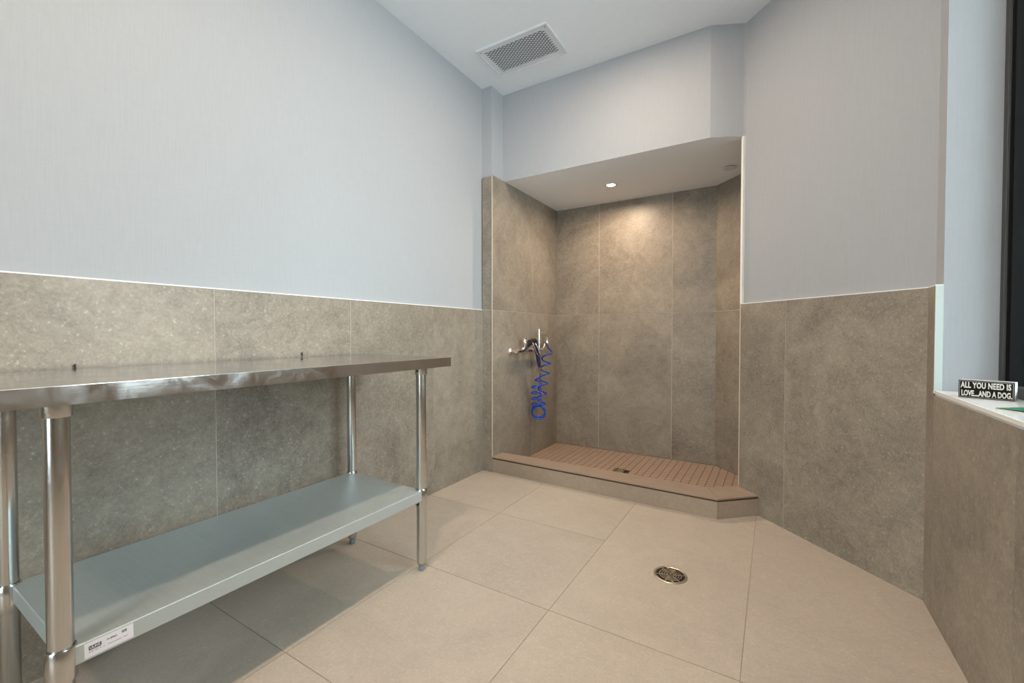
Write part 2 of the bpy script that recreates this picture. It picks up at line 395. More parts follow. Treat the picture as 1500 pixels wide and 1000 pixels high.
# ------------------------------------------------------------------ floor, shower floor, ceiling, header
PS = offs(P, 0.02)
bm = bmesh.new(); prism(bm, PS[::-1], -0.20, -0.032); floor = struct(finish('floor', bm, M['fgrout']))
planes = [(-1, 0, -XL + 0), (1, 0, XR), (0, 1, 2.688), (1, 1, 2.632), (0, -1, -YN)]
big = clip([(-3, -3), (3, -3), (3, 4), (-3, 4)], planes)
bm = bmesh.new(); prism(bm, big, -0.032, -0.0016); finish('grout', bm, M['fgrout'], floor)
X0 = [-1.903, -1.291, -0.682, -0.074, 0.536]
for ci in range(4):
    xa, xb = X0[ci], X0[ci + 1]
    yl = [1.376 + 0.61 * k for k in range(-5, 4)] if ci < 2 else [1.376 + 1.22 * k for k in range(-3, 3)]
    for ya, yb in zip(yl, yl[1:]):
        g = 0.0013
        pl = clip([(xa + g, ya + g), (xb - g, ya + g), (xb - g, yb - g), (xa + g, yb - g)], planes)
        if not pl: continue
        cx = sum(p[0] for p in pl) / len(pl); cy = sum(p[1] for p in pl) / len(pl)
        bm = bmesh.new(); prism(bm, [(p[0] - cx, p[1] - cy) for p in pl], -0.012, 0)
        finish('tile', bm, M['ftile'], floor, loc=(cx, cy, 0))

# shower floor with mosaic
SFZ = -0.02
sp = [(-1, 0, -SX), (0, 1, SY), (1, 1, 3.237 - 0.001), (0, -1, -2.688), (1, -1, -2.968 + 0.0)]
sfp = clip([(-3, -3), (3, -3), (3, 5), (-3, 5)], sp)
bm = bmesh.new(); prism(bm, sfp, -0.032, SFZ - 0.0030); sfloor = struct(finish('floor_shower', bm, M['mgrout']))
pit = 0.0512; gap = 0.0034; ny = 19; nx = 38
DX, DY = -0.960, 3.112
shared = None; cnt = 0; restbm = bmesh.new(); pieces = []
def mos(pl, cx, cy):
    bm = bmesh.new(); prism(bm, [(p[0] - cx, p[1] - cy) for p in pl], -0.0085, 0); return bm
for iy in range(ny):
    for ix in range(nx):
        xa = SX + 0.003 + ix * pit; yb = SY - 0.006 - iy * pit
        full = [(xa, yb - pit + gap), (xa + pit - gap, yb - pit + gap), (xa + pit - gap, yb), (xa, yb)]
        cx, cy = xa + (pit - gap) / 2, yb - (pit - gap) / 2
        if abs(cx - DX) < 0.052 and abs(cy - DY) < 0.052: continue
        pl = clip(full, sp)
        if len(pl) < 3: continue
        ar = abs(sum(pl[k][0] * pl[(k + 1) % len(pl)][1] - pl[(k + 1) % len(pl)][0] * pl[k][1] for k in range(len(pl)))) / 2
        if ar < 1e-5: continue
        seen = cx < 0.0 and iy <= 10
        pieces.append((seen, iy, pl, cx, cy, ar > 0.98 * (pit - gap) ** 2))
pieces.sort(key=lambda p: (not p[0], p[1]))
for k, (seen, iy, pl, cx, cy, whole) in enumerate(pieces):
    if k < 298:
        if whole:
            if shared is None:
                o = finish('mosaic_tile', mos(pl, cx, cy), M['mosaic'], sfloor, loc=(cx, cy, SFZ)); shared = o.data
            else:
                o = bpy.data.objects.new('mosaic_tile', shared); COL.objects.link(o); o.parent = sfloor; o.location = (cx, cy, SFZ)
        else: finish('mosaic_tile', mos(pl, cx, cy), M['mosaic'], sfloor, loc=(cx, cy, SFZ))
    else: prism(restbm, pl, SFZ - 0.0085, SFZ)
o = finish('mosaic_tile', restbm, M['mosaic'], sfloor); o['kind'] = 'stuff'

bm = bmesh.new(); prism(bm, [(XL - 0.13, YN - 0.13), (RXO, YN - 0.13), (RXO, 3.8), (XL - 0.13, 3.8)], H, H + 0.12); ceiling = struct(finish('ceiling', bm, M['ceil']))
hp = [(SX - WT, 2.716), (-0.3235, 2.717), (-0.160, 2.795), (-0.135, 2.80), (0.16, 3.10), (-0.36, SY + WT), (SX - WT, SY + WT)]
bm = bmesh.new(); prism(bm, hp, ST, H)
bm.faces.ensure_lookup_table()
hd = finish('wall_header', bm, [M['paper'], M['soffit']])
for p in hd.data.polygons:
    if abs(p.normal.z) > 0.9: p.material_index = 1
struct(hd)

# ------------------------------------------------------------------ window 1 (right), added fill window (rear), outside
win = bpy.data.objects.new('window_1', None); COL.objects.link(win); win.location = (0.66, WY1, SZ); struct(win)
def wpart(name, boxes, m, par=win, bev=0.0):
    bm = bmesh.new(); l = par.location
    for b in boxes: box(bm, b[0] - l.x, b[1] - l.x, b[2] - l.y, b[3] - l.y, b[4] - l.z, b[5] - l.z, bev)
    return finish(name, bm, m, par)
FX0, FX1 = 0.638, 0.688
wpart('window_frame', [(FX0, FX1, WY1 - 0.026, WY1, SZ, WZ1), (FX0, FX1, WY0, WY0 + 0.026, SZ, WZ1), (FX0, FX1, WY0, WY1, WZ1 - 0.03, WZ1), (FX0, FX1, WY0, WY1, SZ, SZ + 0.03)], M['grey_al'], bev=0.002)
wpart('gasket_black_sheet', [(FX0 + 0.008, FX1, WY1 - 0.0290, WY1 - 0.0255, SZ + 0.03, WZ1 - 0.03), (0.652, 0.664, WY1 - 0.036, WY1 - 0.029, SZ + 0.03, WZ1 - 0.03)], M['black'])  # glazing strip, plus a thin black sheet over the stile's inner face
wpart('glass_pane', [(0.677, 0.683, WY0 + 0.026, WY1 - 0.026, SZ + 0.03, WZ1 - 0.03)], M['glass'])
wpart('window_sill', [(XR + 0.003, RXO - 0.002, WY0, WY1, SZ - 0.018, SZ)], M['sill'])
wpart('sill_edge', [(XR - 0.002, XR + 0.003, WY0, WY1 + 0.001, SZ - 0.010, SZ + 0.001)], M['trim'])
w2 = bpy.data.objects.new('fill_window', None); COL.objects.link(w2); w2.location = (-0.65, YN - 0.07, RWZ0); struct(w2)  # unseen rear opening, added to let in cool fill
fy0, fy1 = YN - 0.10, YN - 0.05
wpart('window_frame', [(RWX0, RWX0 + 0.04, fy0, fy1, RWZ0, RWZ1), (RWX1 - 0.04, RWX1, fy0, fy1, RWZ0, RWZ1), (RWX0, RWX1, fy0, fy1, RWZ1 - 0.04, RWZ1), (RWX0, RWX1, fy0, fy1, RWZ0, RWZ0 + 0.04), (-0.77, -0.73, fy0, fy1, RWZ0, RWZ1)], M['grey_al'], w2)
wpart('glass_pane', [(RWX0 + 0.04, -0.77, -1.678, -1.672, RWZ0 + 0.04, RWZ1 - 0.04)], M['glass'], w2)
wpart('glass_pane', [(-0.73, RWX1 - 0.04, -1.678, -1.672, RWZ0 + 0.04, RWZ1 - 0.04)], M['glass'], w2)
bm = bmesh.new(); box(bm, 0.82, 4.5, 3.2, 3.4, -0.3, 4.2); struct(finish('wall_outside', bm, M['outwall']))
bm = bmesh.new(); box(bm, -12, 12, -14, 10, -0.5, -0.3); struct(finish('ground_outside', bm, M['ground']))

# ------------------------------------------------------------------ ceiling lamps
def lamp(x, y, z, label, r, power, group=None, size=0.10, spread=180, fill_dome=0.0):
    t = empty('ceiling_light', (x, y, z), label, 'light', group)
    bm = bmesh.new(); lathe(bm, [(r * 0.70, -0.0015), (r * 0.74, -0.0045), (r * 0.95, -0.0035), (r, 0.0), (r * 0.7, 0.0), (r * 0.70, -0.0015)], 40)
    finish('trim_ring', bm, M['vent'], t, smooth=True)
    bm = bmesh.new(); lathe(bm, [(0, -0.002), (r * 0.71, -0.002), (r * 0.71, -0.0002), (0, -0.0002)], 32); finish('lens', bm, M['lens'], t)
    l = area('lamp_light', (0, 0, -0.006), (0, 0, 0), size, size, power, WARM, 'DISK', spread=spread); l.parent = t
    if fill_dome:      # added fill: unseen point light brightens walls and ceiling sideways
        bm = bmesh.new(); lathe(bm, [(r * .7, -.003), (r * .62, -.022), (r * .4, -.034), (0, -.038)], 28); finish('fill_dome', bm, M['glass'], t, smooth=True)
        pl = bpy.data.lights.new('fill_point', 'POINT'); pl.energy = fill_dome; pl.color = WARM; pl.shadow_soft_size = 0.05
        po = bpy.data.objects.new('fill_point', pl); COL.objects.link(po); po.parent = t; po.location = (0, 0, -.10)
    return t
lamp(*SHOWER_LAMP, ST, 'small round recessed ceiling light glowing in the shower soffit', 0.045, SHOWER_W, size=0.06, spread=170)
for k, (x, y, s) in enumerate(ROOM_LAMPS):
    lamp(x, y, H, ['round recessed ceiling light just in front of the ceiling vent', 'unseen ceiling light added for warm fill over the steel work table', 'unseen ceiling light added for warm fill near the rear wall'][k], 0.055, LAMP_W * s, 'recessed lights in the room ceiling', size=0.09, spread=180, fill_dome=(0, 10, 9)[k])

# ------------------------------------------------------------------ shower curb
curb = empty('shower_curb', (-0.98, 2.60, 0), 'low raised stone-tiled curb with a flat cap along the shower opening', 'curb')
def cpart(name, bm, m):
    o = finish(name, bm, m, curb, loc=(0.98, -2.60, 0)); return o
O = [(SX, 2.556), (-0.249, 2.523), (-0.064, 2.694)]          # outer face
I = [(SX, 2.688), (-0.318, 2.688), (-0.168, 2.797)]          # inner face
CT = 0.110
def inset(p, d):  # body sits behind the face tiles
    return (p[0], p[1] + d)
bm = bmesh.new(); prism(bm, [(O[0][0], O[0][1] + 0.010), (O[1][0] - 0.004, O[1][1] + 0.010), (O[2][0] - 0.008, O[2][1] + 0.004), I[2], I[1], I[0]][::-1], -0.032, CT - 0.012); cpart('curb_body', bm, M['ctile'])
bm = bmesh.new(); prism(bm, [O[0], O[1], (O[1][0] - 0.004, O[1][1] + 0.010), (O[0][0], O[0][1] + 0.010)], 0, CT - 0.018); cpart('face_tile', bm, M['ctile'])
bm = bmesh.new(); prism(bm, [(O[1][0] + 0.0015, O[1][1] + 0.001), O[2], (O[2][0] - 0.008, O[2][1] + 0.004), (O[1][0] - 0.003, O[1][1] + 0.010)], 0, CT - 0.018); cpart('face_tile', bm, M['ctile'])
bm = bmesh.new()
prism(bm, [(O[0][0], O[0][1] + 0.004), (O[1][0] - 0.002, O[1][1] + 0.004), (O[1][0] - 0.003, O[1][1] + 0.012), (O[0][0], O[0][1] + 0.012)], CT - 0.018, CT - 0.008)
prism(bm, [(O[1][0] - 0.001, O[1][1] + 0.004), (O[2][0] - 0.003, O[2][1] + 0.001), (O[2][0] - 0.009, O[2][1] + 0.006), (O[1][0] - 0.004, O[1][1] + 0.012)], CT - 0.018, CT - 0.008)
cpart('edge_strip', bm, M['bronze'])
mx = lambda a, b, t: (a[0] + (b[0] - a[0]) * t, a[1] + (b[1] - a[1]) * t)
cap1 = [(O[0][0], O[0][1] - 0.001), (O[1][0], O[1][1] - 0.001), I[1], I[0]]
cap2 = [(O[1][0] + 0.0015, O[1][1] - 0.0005), (O[2][0], O[2][1] - 0.001), I[2], (I[1][0] + 0.0015, I[1][1])]
bm = bmesh.new(); prism(bm, cap1, CT - 0.008, CT); cpart('cap', bm, M['cap'])
bm = bmesh.new(); prism(bm, cap2, CT - 0.008, CT); cpart('cap', bm, M['cap'])

# ------------------------------------------------------------------ floor drains
def drain_round(x, y, z, r, label):
    t = empty('floor_drain', (x, y, z), label, 'drain')
    bm = bmesh.new(); lathe(bm, [(0, 0.0003), (r * 0.97, 0.0003), (r * 0.97, 0.0009), (0, 0.0009)], 40); finish('drain_shade', bm, M['dark'], t)  # flat black disc instead of a hole, painted as its shade
    bm = bmesh.new(); lathe(bm, [(r * 0.84, 0.0009), (r * 0.84, 0.003), (r * 0.97, 0.0032), (r, 0.002), (r, 0.0002)], 48); finish('rim', bm, M['nickel'], t, smooth=True)
    bm = bmesh.new()
    for q in (0.22, 0.36, 0.50, 0.64):
        lathe(bm, [(r * (q - 0.027), 0.0009), (r * (q - 0.022), 0.0028), (r * (q + 0.022), 0.0028), (r * (q + 0.027), 0.0009)], 36)
    for k in range(6):
        a = R(20 + 60 * k); c, s = math.cos(a), math.sin(a); w = r * 0.032
        hexa(bm, [(c * r * .05 - s * w, s * r * .05 + c * w, .0009), (c * r * .05 + s * w, s * r * .05 - c * w, .0009), (c * r * .86 + s * w, s * r * .86 - c * w, .0009), (c * r * .86 - s * w, s * r * .86 + c * w, .0009)],
             [(c * r * .05 - s * w, s * r * .05 + c * w, .003), (c * r * .05 + s * w, s * r * .05 - c * w, .003), (c * r * .86 + s * w, s * r * .86 - c * w, .003), (c * r * .86 - s * w, s * r * .86 + c * w, .003)])
    lathe(bm, [(0, .003), (r * .12, .003), (r * .12, .0009)], 20)
    finish('grate', bm, M['nickel'], t)
    for k in (1, 4):
        a = R(50 + 60 * k); bm = bmesh.new(); lathe(bm, [(0, .0042), (.0035, .0038), (.0045, .0028)], 14, Matrix.Translation((math.cos(a) * r * .78, math.sin(a) * r * .78, 0)))
        finish('screw', bm, M['nickel'], t)
    return t
drain_round(-0.355, 1.838, 0.0, 0.066, 'round nickel floor drain with slotted grate in the beige floor tiles')
t = empty('shower_drain', (DX, DY, SFZ), 'small square drain set in the brown mosaic shower floor', 'drain')
bm = bmesh.new(); box(bm, -.05, .05, -.05, .05, -0.008, -0.003); finish('drain_shade', bm, M['dark'], t)  # black plate painted as the shade under the grate
bm = bmesh.new()
for b in [(-.051, .051, -.051, -.043), (-.051, .051, .043, .051), (-.051, -.043, -.043, .043), (.043, .051, -.043, .043)]: box(bm, *b, -0.004, 0.001)
finish('rim', bm, M['bronze'], t)
bm = bmesh.new()
for q in (0.012, 0.022, 0.032): lathe(bm, [(q - .003, -.003), (q - .002, .001), (q + .002, .001), (q + .003, -.003)], 24)
for k in range(4):
    a = R(45 + 90 * k); tube(bm, [(0, 0, -.001), (math.cos(a) * .055, math.sin(a) * .055, -.001)], .0022, 6)
finish('grate', bm, M['nickel'], t)

# ------------------------------------------------------------------ ceiling vent
vx0, vx1, vy0, vy1 = -1.600, -1.112, 2.198, 2.498
t = empty('ceiling_vent', ((vx0 + vx1) / 2, (vy0 + vy1) / 2, H), 'white rectangular perforated ceiling vent with dark slots', 'vent')
hx, hy = (vx1 - vx0) / 2, (vy1 - vy0) / 2
ix0, ix1, iy0, iy1 = -hx + .034, hx - .034, -hy + .040, hy - .040
bm = bmesh.new(); box(bm, ix0 - .004, ix1 + .004, iy0 - .004, iy1 + .004, -.0025, -.0003); finish('dark_backing', bm, M['slot_shade'], t)  # black plate painted as the shade of an open duct
bm = bmesh.new()
for b in [(-hx, hx, -hy, iy0), (-hx, hx, iy1, hy), (-hx, ix0, iy0, iy1), (ix1, hx, iy0, iy1)]: box(bm, *b, -.010, -.0002)
for b in [(-hx, hx, -hy, -hy + .007), (-hx, hx, hy - .007, hy), (-hx, -hx + .007, -hy, hy), (hx - .007, hx, -hy, hy)]: box(bm, *b, -.0135, -.0095, .0012)
finish('frame', bm, M['vent'], t)
bm = bmesh.new(); nrow, ncol = 21, 13; ph = (iy1 - iy0) / nrow; pw = (ix1 - ix0) / (ncol + 0.5); zf, zb = -.0095, -.0080
for r_ in range(nrow):
    ya, yb = iy0 + r_ * ph, iy0 + (r_ + 1) * ph; sh = 0.5 * (r_ % 2) * pw
    xs = [ix0] ; my = ph * 0.11; mxw = pw * 0.12
    # web above and below the slots
    box(bm, ix0, ix1, ya, ya + my, zf, zb); box(bm, ix0, ix1, yb - my, yb, zf, zb)
    edges = [ix0]
    for c_ in range(ncol): edges += [ix0 + sh + c_ * pw + mxw, ix0 + sh + (c_ + 1) * pw - mxw]
    edges.append(ix1)
    for k in range(0, len(edges), 2):
        if edges[k + 1] - edges[k] > 1e-5: box(bm, edges[k], edges[k + 1], ya + my, yb - my, zf, zb)
finish('perforated_plate', bm, M['vent'], t)
for sx in (-1, 1):
    bm = bmesh.new(); lathe(bm, [(0, -.0122), (.0028, -.0115), (.0034, -.0100)], 12, Matrix.Translation((sx * (hx - .02), iy0 - .016, 0))); finish('screw', bm, M['grey_al'], t)

# sprinkler cover plate in the soffit
t = tag(bpy.data.objects.new('sprinkler_cover', None), 'flat round white sprinkler cover at the right end of shower soffit', 'sprinkler'); COL.objects.link(t); t.location = (-0.267, 3.268, ST)
bm = bmesh.new(); lathe(bm, [(0, -.010), (.038, -.010), (.041, -.008), (.041, -.006)], 36); finish('cover_plate', bm, M['vent'], t, smooth=False)
bm = bmesh.new(); lathe(bm, [(.030, -.006), (.030, -.0002), (0, -.0002), (0, -.006), (.030, -.006)], 30); finish('recess_cup', bm, M['grey_al'], t)

# ------------------------------------------------------------------ stainless work table
TX0, TX1, TY0, TY1, TZ = -1.785, -1.218, 0.112, 1.487, 0.889
table = empty('work_table', ((TX0 + TX1) / 2, (TY0 + TY1) / 2, 0), 'long stainless steel work table with a lower shelf against left wall', 'table')
cx, cy = table.location.x, table.location.y
def tray(x0, x1, y0, y1, z0, z1, th, bev):
    bm = bmesh.new(); box(bm, x0, x1, y0, y1, z0, z1)
    bmesh.ops.remove_doubles(bm, verts=bm.verts[:], dist=1e-6)
    bmesh.ops.recalc_face_normals(bm, faces=bm.faces[:])
    f = [f for f in bm.faces if f.normal.z < -0.9]; bmesh.ops.delete(bm, geom=f, context='FACES_ONLY')
    e = [e for e in bm.edges if (e.verts[0].co.z > z1 - 1e-5 and e.verts[1].co.z > z1 - 1e-5) or abs(e.verts[0].co.z - e.verts[1].co.z) > 1e-4]
    bmesh.ops.bevel(bm, geom=e, offset=bev, segments=3, affect='EDGES', profile=0.5)
    return bm
o = finish('table_top', tray(TX0 - cx, TX1 - cx, TY0 - cy, TY1 - cy, TZ - 0.040, TZ, .0015, .0014), M['steel'], table)
md = o.modifiers.new('sheet', 'SOLIDIFY'); md.thickness = 0.0015; md.offset = -1
bm = bmesh.new(); box(bm, -0.06, 0.06, TY0 - cy + .02, TY1 - cy - .02, TZ - .028, TZ - .002)
finish('top_brace', bm, M['galv'], table)
LX = [-1.257, -1.697]; LY = [0.268, 1.338]
SZT = 0.340
# undershelf
SHX0, SHX1 = -1.700, -1.240
o = finish('lower_shelf', tray(SHX0 - cx, SHX1 - cx, LY[0] + .004 - cy, LY[1] - .004 - cy, SZT - 0.040, SZT, .0012, .0025), M['galv'], table)
md = o.modifiers.new('sheet', 'SOLIDIFY'); md.thickness = 0.0012; md.offset = -1
bm = bmesh.new(); box(bm, SHX1 - cx - .012, SHX1 - cx - .0015, LY[0] + .03 - cy, LY[1] - .03 - cy, SZT - .0405, SZT - .039); finish('return_lip', bm, M['galv'], table)
for ix_, lx in enumerate(LX):
    for iy_, ly in enumerate(LY):
        ax, ay = lx - cx, ly - cy
        bm = bmesh.new(); lathe(bm, [(0, .034), (.0195, .034), (.0205, .036), (.0205, TZ - .003), (0, TZ - .003)], 28, Matrix.Translation((ax, ay, 0)))
        leg = finish('leg', bm, M['leg'], table); smooth_sharp(leg)
        bm = bmesh.new(); lathe(bm, [(0, 0), (.011, 0), (.013, .003), (.013, .016), (.010, .019), (.010, .024), (.0175, .027), (.0195, .034), (0, .034)], 20, Matrix.Translation((ax, ay, 0)))
        ft = finish('foot', bm, M['foot'], leg); smooth_sharp(ft)
        bm = bmesh.new(); lathe(bm, [(.0207, TZ - .066), (.0245, TZ - .066), (.0255, TZ - .064), (.0255, TZ - .006), (.0207, TZ - .006)], 28, Matrix.Translation((ax, ay, 0)))
        sl = finish('top_sleeve', bm, M['leg'], table); smooth_sharp(sl)
        bm = bmesh.new(); lathe(bm, [(.0207, SZT - .066), (.0235, SZT - .066), (.0245, SZT - .064), (.0245, SZT + .002), (.0235, SZT + .004), (.0207, SZT + .004)], 28, Matrix.Translation((ax, ay, 0)))
        s2 = finish('shelf_sleeve', bm, M['leg'], table); smooth_sharp(s2)
        sy = -1
        for zz, par in ((TZ - .050, sl), (SZT - .055, s2)):
            bm = bmesh.new(); sd = Vector((.2, -1, 0)) if iy_ else Vector((-1, 0, 0)); c0 = Vector((ax, ay, zz)); tube(bm, [c0 + sd * .024, c0 + sd * .031], .0038, 10); finish('set_screw', bm, M['rubber'], par)
# sticker on the shelf's front skirt
fx = SHX1 - cx + .0003
lab = empty.__wrapped__ if hasattr(empty, '__wrapped__') else None
bm = bmesh.new(); box(bm, fx, fx + .0003, 0.299 - cy, 0.381 - cy, SZT - .036, SZT - .004); lb = finish('label_sticker', bm, M['label'], table); lb['label'] = 'white printed product sticker'
def onskirt(y, z, d=.0004): # local xy plane -> skirt plane (x right = +y, y up = +z)
    return Matrix.Translation((fx + d, y - cy, z)) @ Matrix(((0, 0, 1, 0), (1, 0, 0, 0), (0, 1, 0, 0), (0, 0, 0, 1)))
bm = bmesh.new(); box(bm, fx + .0003, fx + .0005, 0.306 - cy, 0.3262 - cy, SZT - .0205, SZT - .0125); finish('logo_block', bm, M['ink'], lb)
text_obj('lettering', 'ULINE', .0172, .0052, .0001, M['label'], lb, onskirt(.3075, SZT - .0191, .00055), bold=.02)
text_obj('lettering', 'H-8963', .0165, .0036, .0001, M['ink'], lb, onskirt(.3355, SZT - .0165), bold=.015)
bm = bmesh.new(); box(bm, fx + .0003, fx + .0004, .3605 - cy, .3690 - cy, SZT - .0150, SZT - .0100); finish('date_block', bm, M['ink'], lb)
text_obj('lettering', 'M02', .0066, .0030, .0001, M['label'], lb, onskirt(.3614, SZT - .0140, .00048), bold=.01)
bm = bmesh.new()
box(bm, fx + .0003, fx + .0004, .3065 - cy, .3255 - cy, SZT - .0222, SZT - .0216)
for k in range(26):
    y = .306 + k * .0026
    if random.random() > .12: box(bm, fx + .0003, fx + .0004, y - cy, y + .0021 - cy, SZT - .0262, SZT - .0252)
finish('small_print', bm, M['ink'], lb)

# screw ends standing up behind the table top
for y, z1, nm in ((0.424, 0.908, 'small dark screw end behind the near half of the steel table top'), (1.153, 0.916, 'small dark screw end behind the far half of the steel table top')):
    t = empty('wall_screw', (-1.799, y, z1 - .012), nm, 'screw', 'screw ends behind the table')
    bm = bmesh.new(); tube(bm, [(0, 0, 0), (.007, 0, 0)], .0028, 10); finish('shank', bm, M['grey_al'], t)
    bm = bmesh.new(); lathe(bm, [(0, -.014), (.0020, -.013), (.0022, -.004), (.0022, .004), (.0014, .006), (0, .007)], 12, Matrix.Translation((.0085, 0, 0))); finish('screw_head', bm, M['rubber'], t, smooth=True)

# ------------------------------------------------------------------ wall faucet, spray gun, coiled hose (on the shower's left wall, x = SX)
def wy(px): return 3.101 + (px - 785) * 0.01215
fa = empty('wall_faucet', (SX, 2.80, 0.86), 'chrome wall mounted faucet with black levers on shower left wall', 'faucet')
loc = fa.location
def fp(name, bm, m, sm=True):
    for v in bm.verts: v.co -= loc
    o = finish(name, bm, m, fa)
    if sm: smooth_sharp(o, 50)
    return o
RXM = Matrix.Rotation(PI / 2, 4, 'Y')
for y in (2.800, 3.000):
    bm = bmesh.new(); lathe(bm, [(0, 0), (.026, 0), (.026, .004), (.017, .012), (.011, .016), (.011, .058), (0, .058)], 24, Matrix.Translation((SX, y, .856)) @ RXM); fp('escutcheon', bm, M['chrome'])
bm = bmesh.new(); tube(bm, [(SX + .055, 2.785, .856), (SX + .055, 2.80, .856), (SX + .055, 2.83, .858), (SX + .055, 2.96, .858), (SX + .055, 3.0, .856), (SX + .055, 3.18, .856)], [.013, .017, .012, .012, .017, .012], 16); fp('faucet_body', bm, M['chrome'])
# round valve knob and black lever
bm = bmesh.new(); lathe(bm, [(0, -.012), (.022, -.012), (.030, -.006), (.031, .006), (.026, .014), (.010, .018), (0, .018)], 28, Matrix.Translation((SX + .062, 2.925, .925)) @ Matrix.Rotation(R(60), 4, 'Y')); fp('valve_knob', bm, M['chrome'])
bm = bmesh.new(); tube(bm, [(SX + .056, 2.925, .862), (SX + .06, 2.925, .915)], .010, 12); fp('valve_stem', bm, M['chrome'])
bm = bmesh.new(); tube(bm, [(SX + .070, 2.822, .853), (SX + .078, 2.865, .858), (SX + .084, 2.91, .885), (SX + .088, 2.95, .905), (SX + .088, 2.975, .912)], [.007, .008, .009, .011, .009], 12); fp('lever', bm, M['rubber'])
# riser with vacuum breaker: up, across, down
bm = bmesh.new(); tube(bm, [(SX + .055, 3.165, .856), (SX + .055, 3.165, .90), (SX + .055, 3.165, 1.02)], [.011, .011, .011], 14); fp('riser_pipe', bm, M['chrome'])
bm = bmesh.new(); lathe(bm, [(0, .0), (.013, .0), (.013, .012), (.008, .016), (.008, .026), (0, .028)], 18, Matrix.Translation((SX + .055, 3.165, 1.005))); fp('pipe_cap', bm, M['chrome'])
bm = bmesh.new(); tube(bm, [(SX + .055, 3.165, .992), (SX + .055, 3.24, .992), (SX + .055, 3.285, .990), (SX + .055, 3.305, .975), (SX + .055, 3.310, .95), (SX + .055, 3.310, .925)], .0115, 14); fp('bent_pipe', bm, M['chrome'])
bm = bmesh.new(); lathe(bm, [(0, 0), (.014, 0), (.015, .006), (.015, .022), (.012, .028), (0, .028)], 8, Matrix.Translation((SX + .055, 3.310, .900))); fp('hose_coupling', bm, M['chrome'])
bm = bmesh.new(); tube(bm, [(SX + .055, 3.18, .856), (SX + .057, 3.225, .860), (SX + .058, 3.25, .882), (SX + .058, 3.262, .905)], [.012, .011, .010, .009], 14); fp('outlet_elbow', bm, M['chrome'])
bm = bmesh.new(); tube(bm, [(SX + .058, 3.262, .905), (SX + .057, 3.285, .908), (SX + .055, 3.310, .908)], .007, 12); fp('link_pipe', bm, M['rubber'])

gun = empty('spray_gun', (SX + .09, 3.02, .90), 'dark blue spray gun hanging nozzle up beside the faucet levers', 'spray gun')
loc2 = gun.location
def gp(name, bm, m):
    for v in bm.verts: v.co -= loc2
    o = finish(name, bm, m, gun); smooth_sharp(o, 50); return o
GX = SX + .100
bm = bmesh.new(); tube(bm, [(GX, 3.005, .935), (GX, 3.015, .915), (GX, 3.03, .880), (GX, 3.055, .82), (GX, 3.080, .75), (GX, 3.090, .722)], [.013, .020, .021, .017, .015, .013], 18); gp('grip', bm, M['navy'])
bm = bmesh.new(); tube(bm, [(GX, 2.935, .930), (GX, 2.965, .936), (GX, 3.0, .936), (GX, 3.04, .928)], [.014, .018, .018, .012], 16); gp('spray_head', bm, M['rubber'])
bm = bmesh.new(); tube(bm, [(GX, 2.920, .926), (GX, 2.936, .930)], [.018, .017], 18); gp('nozzle', bm, M['rubber'])
bm = bmesh.new(); tube(bm, [(GX + .01, 2.955, .922), (GX + .022, 2.965, .88), (GX + .022, 2.99, .845), (GX + .016, 3.04, .815), (GX + .008, 3.062, .80)], .0032, 8); gp('trigger_guard', bm, M['chrome'])
bm = bmesh.new(); tube(bm, [(GX + .012, 2.995, .915), (GX + .030, 3.01, .875), (GX + .026, 3.035, .835)], [.005, .006, .004], 10); gp('trigger', bm, M['chrome'])
bm = bmesh.new(); tube(bm, [(GX, 3.090, .722), (GX, 3.094, .708), (GX, 3.095, .704), (GX, 3.102, .672)], [.011, .011, .008, .006], 14); gp('hose_fitting', bm, M['brass'])

hose_pts = []
def catmull(pts, n=8):
    out = []
    pts = [Vector(p) for p in pts]
    for i in range(len(pts) - 1):
        p0, p1, p2, p3 = pts[max(i - 1, 0)], pts[i], pts[i + 1], pts[min(i + 2, len(pts) - 1)]
        for k in range(n):
            s = k / n; out.append(0.5 * ((2 * p1) + (p2 - p0) * s + (2 * p0 - 5 * p1 + 4 * p2 - p3) * s * s + (3 * p1 - p0 - 3 * p2 + p3) * s ** 3))
    out.append(pts[-1]); return out
HX = SX + .078
ctrl = [(SX + .055, 3.310, .900), (SX + .058, 3.325, .87), (SX + .075, 3.365, .835)]
# stretched coil going down from the coupling
turns = 5.2; nper = 10; vd = Vector((-0.47, 0.88, 0)); sd = Vector((0.88, 0.47, 0))     # seen along vd, sd is sideways
N = int(turns * nper)
for k in range(N + 1):
    f = k / N; a = -0.2 + 2 * PI * turns * f
    c = Vector((HX, 3.270 - 0.120 * f, .825 - .425 * f)); rr = 0.040 - 0.004 * f
    off = sd * (math.cos(a) * rr) + vd * (-math.sin(a) * rr)
    sag = 0.012 * math.sin(a)
    ctrl.append((c.x + off.x, c.y + off.y, c.z + sag))
# tight rings at the bottom, turned towards the room
for k in range(int(3 * 10) + 1):
    f = k / 30; a = 2 * PI * 3 * f
    c = Vector((HX + .002, 3.118 - 0.018 * f, .345 + 0.022 * f)) + vd * (-.030 + .035 * f)
    rr = .056 - .010 * abs(f - .5)
    ctrl.append((c.x + sd.x * math.cos(a) * rr, c.y + sd.y * math.cos(a) * rr, c.z - math.sin(a) * rr * .95))
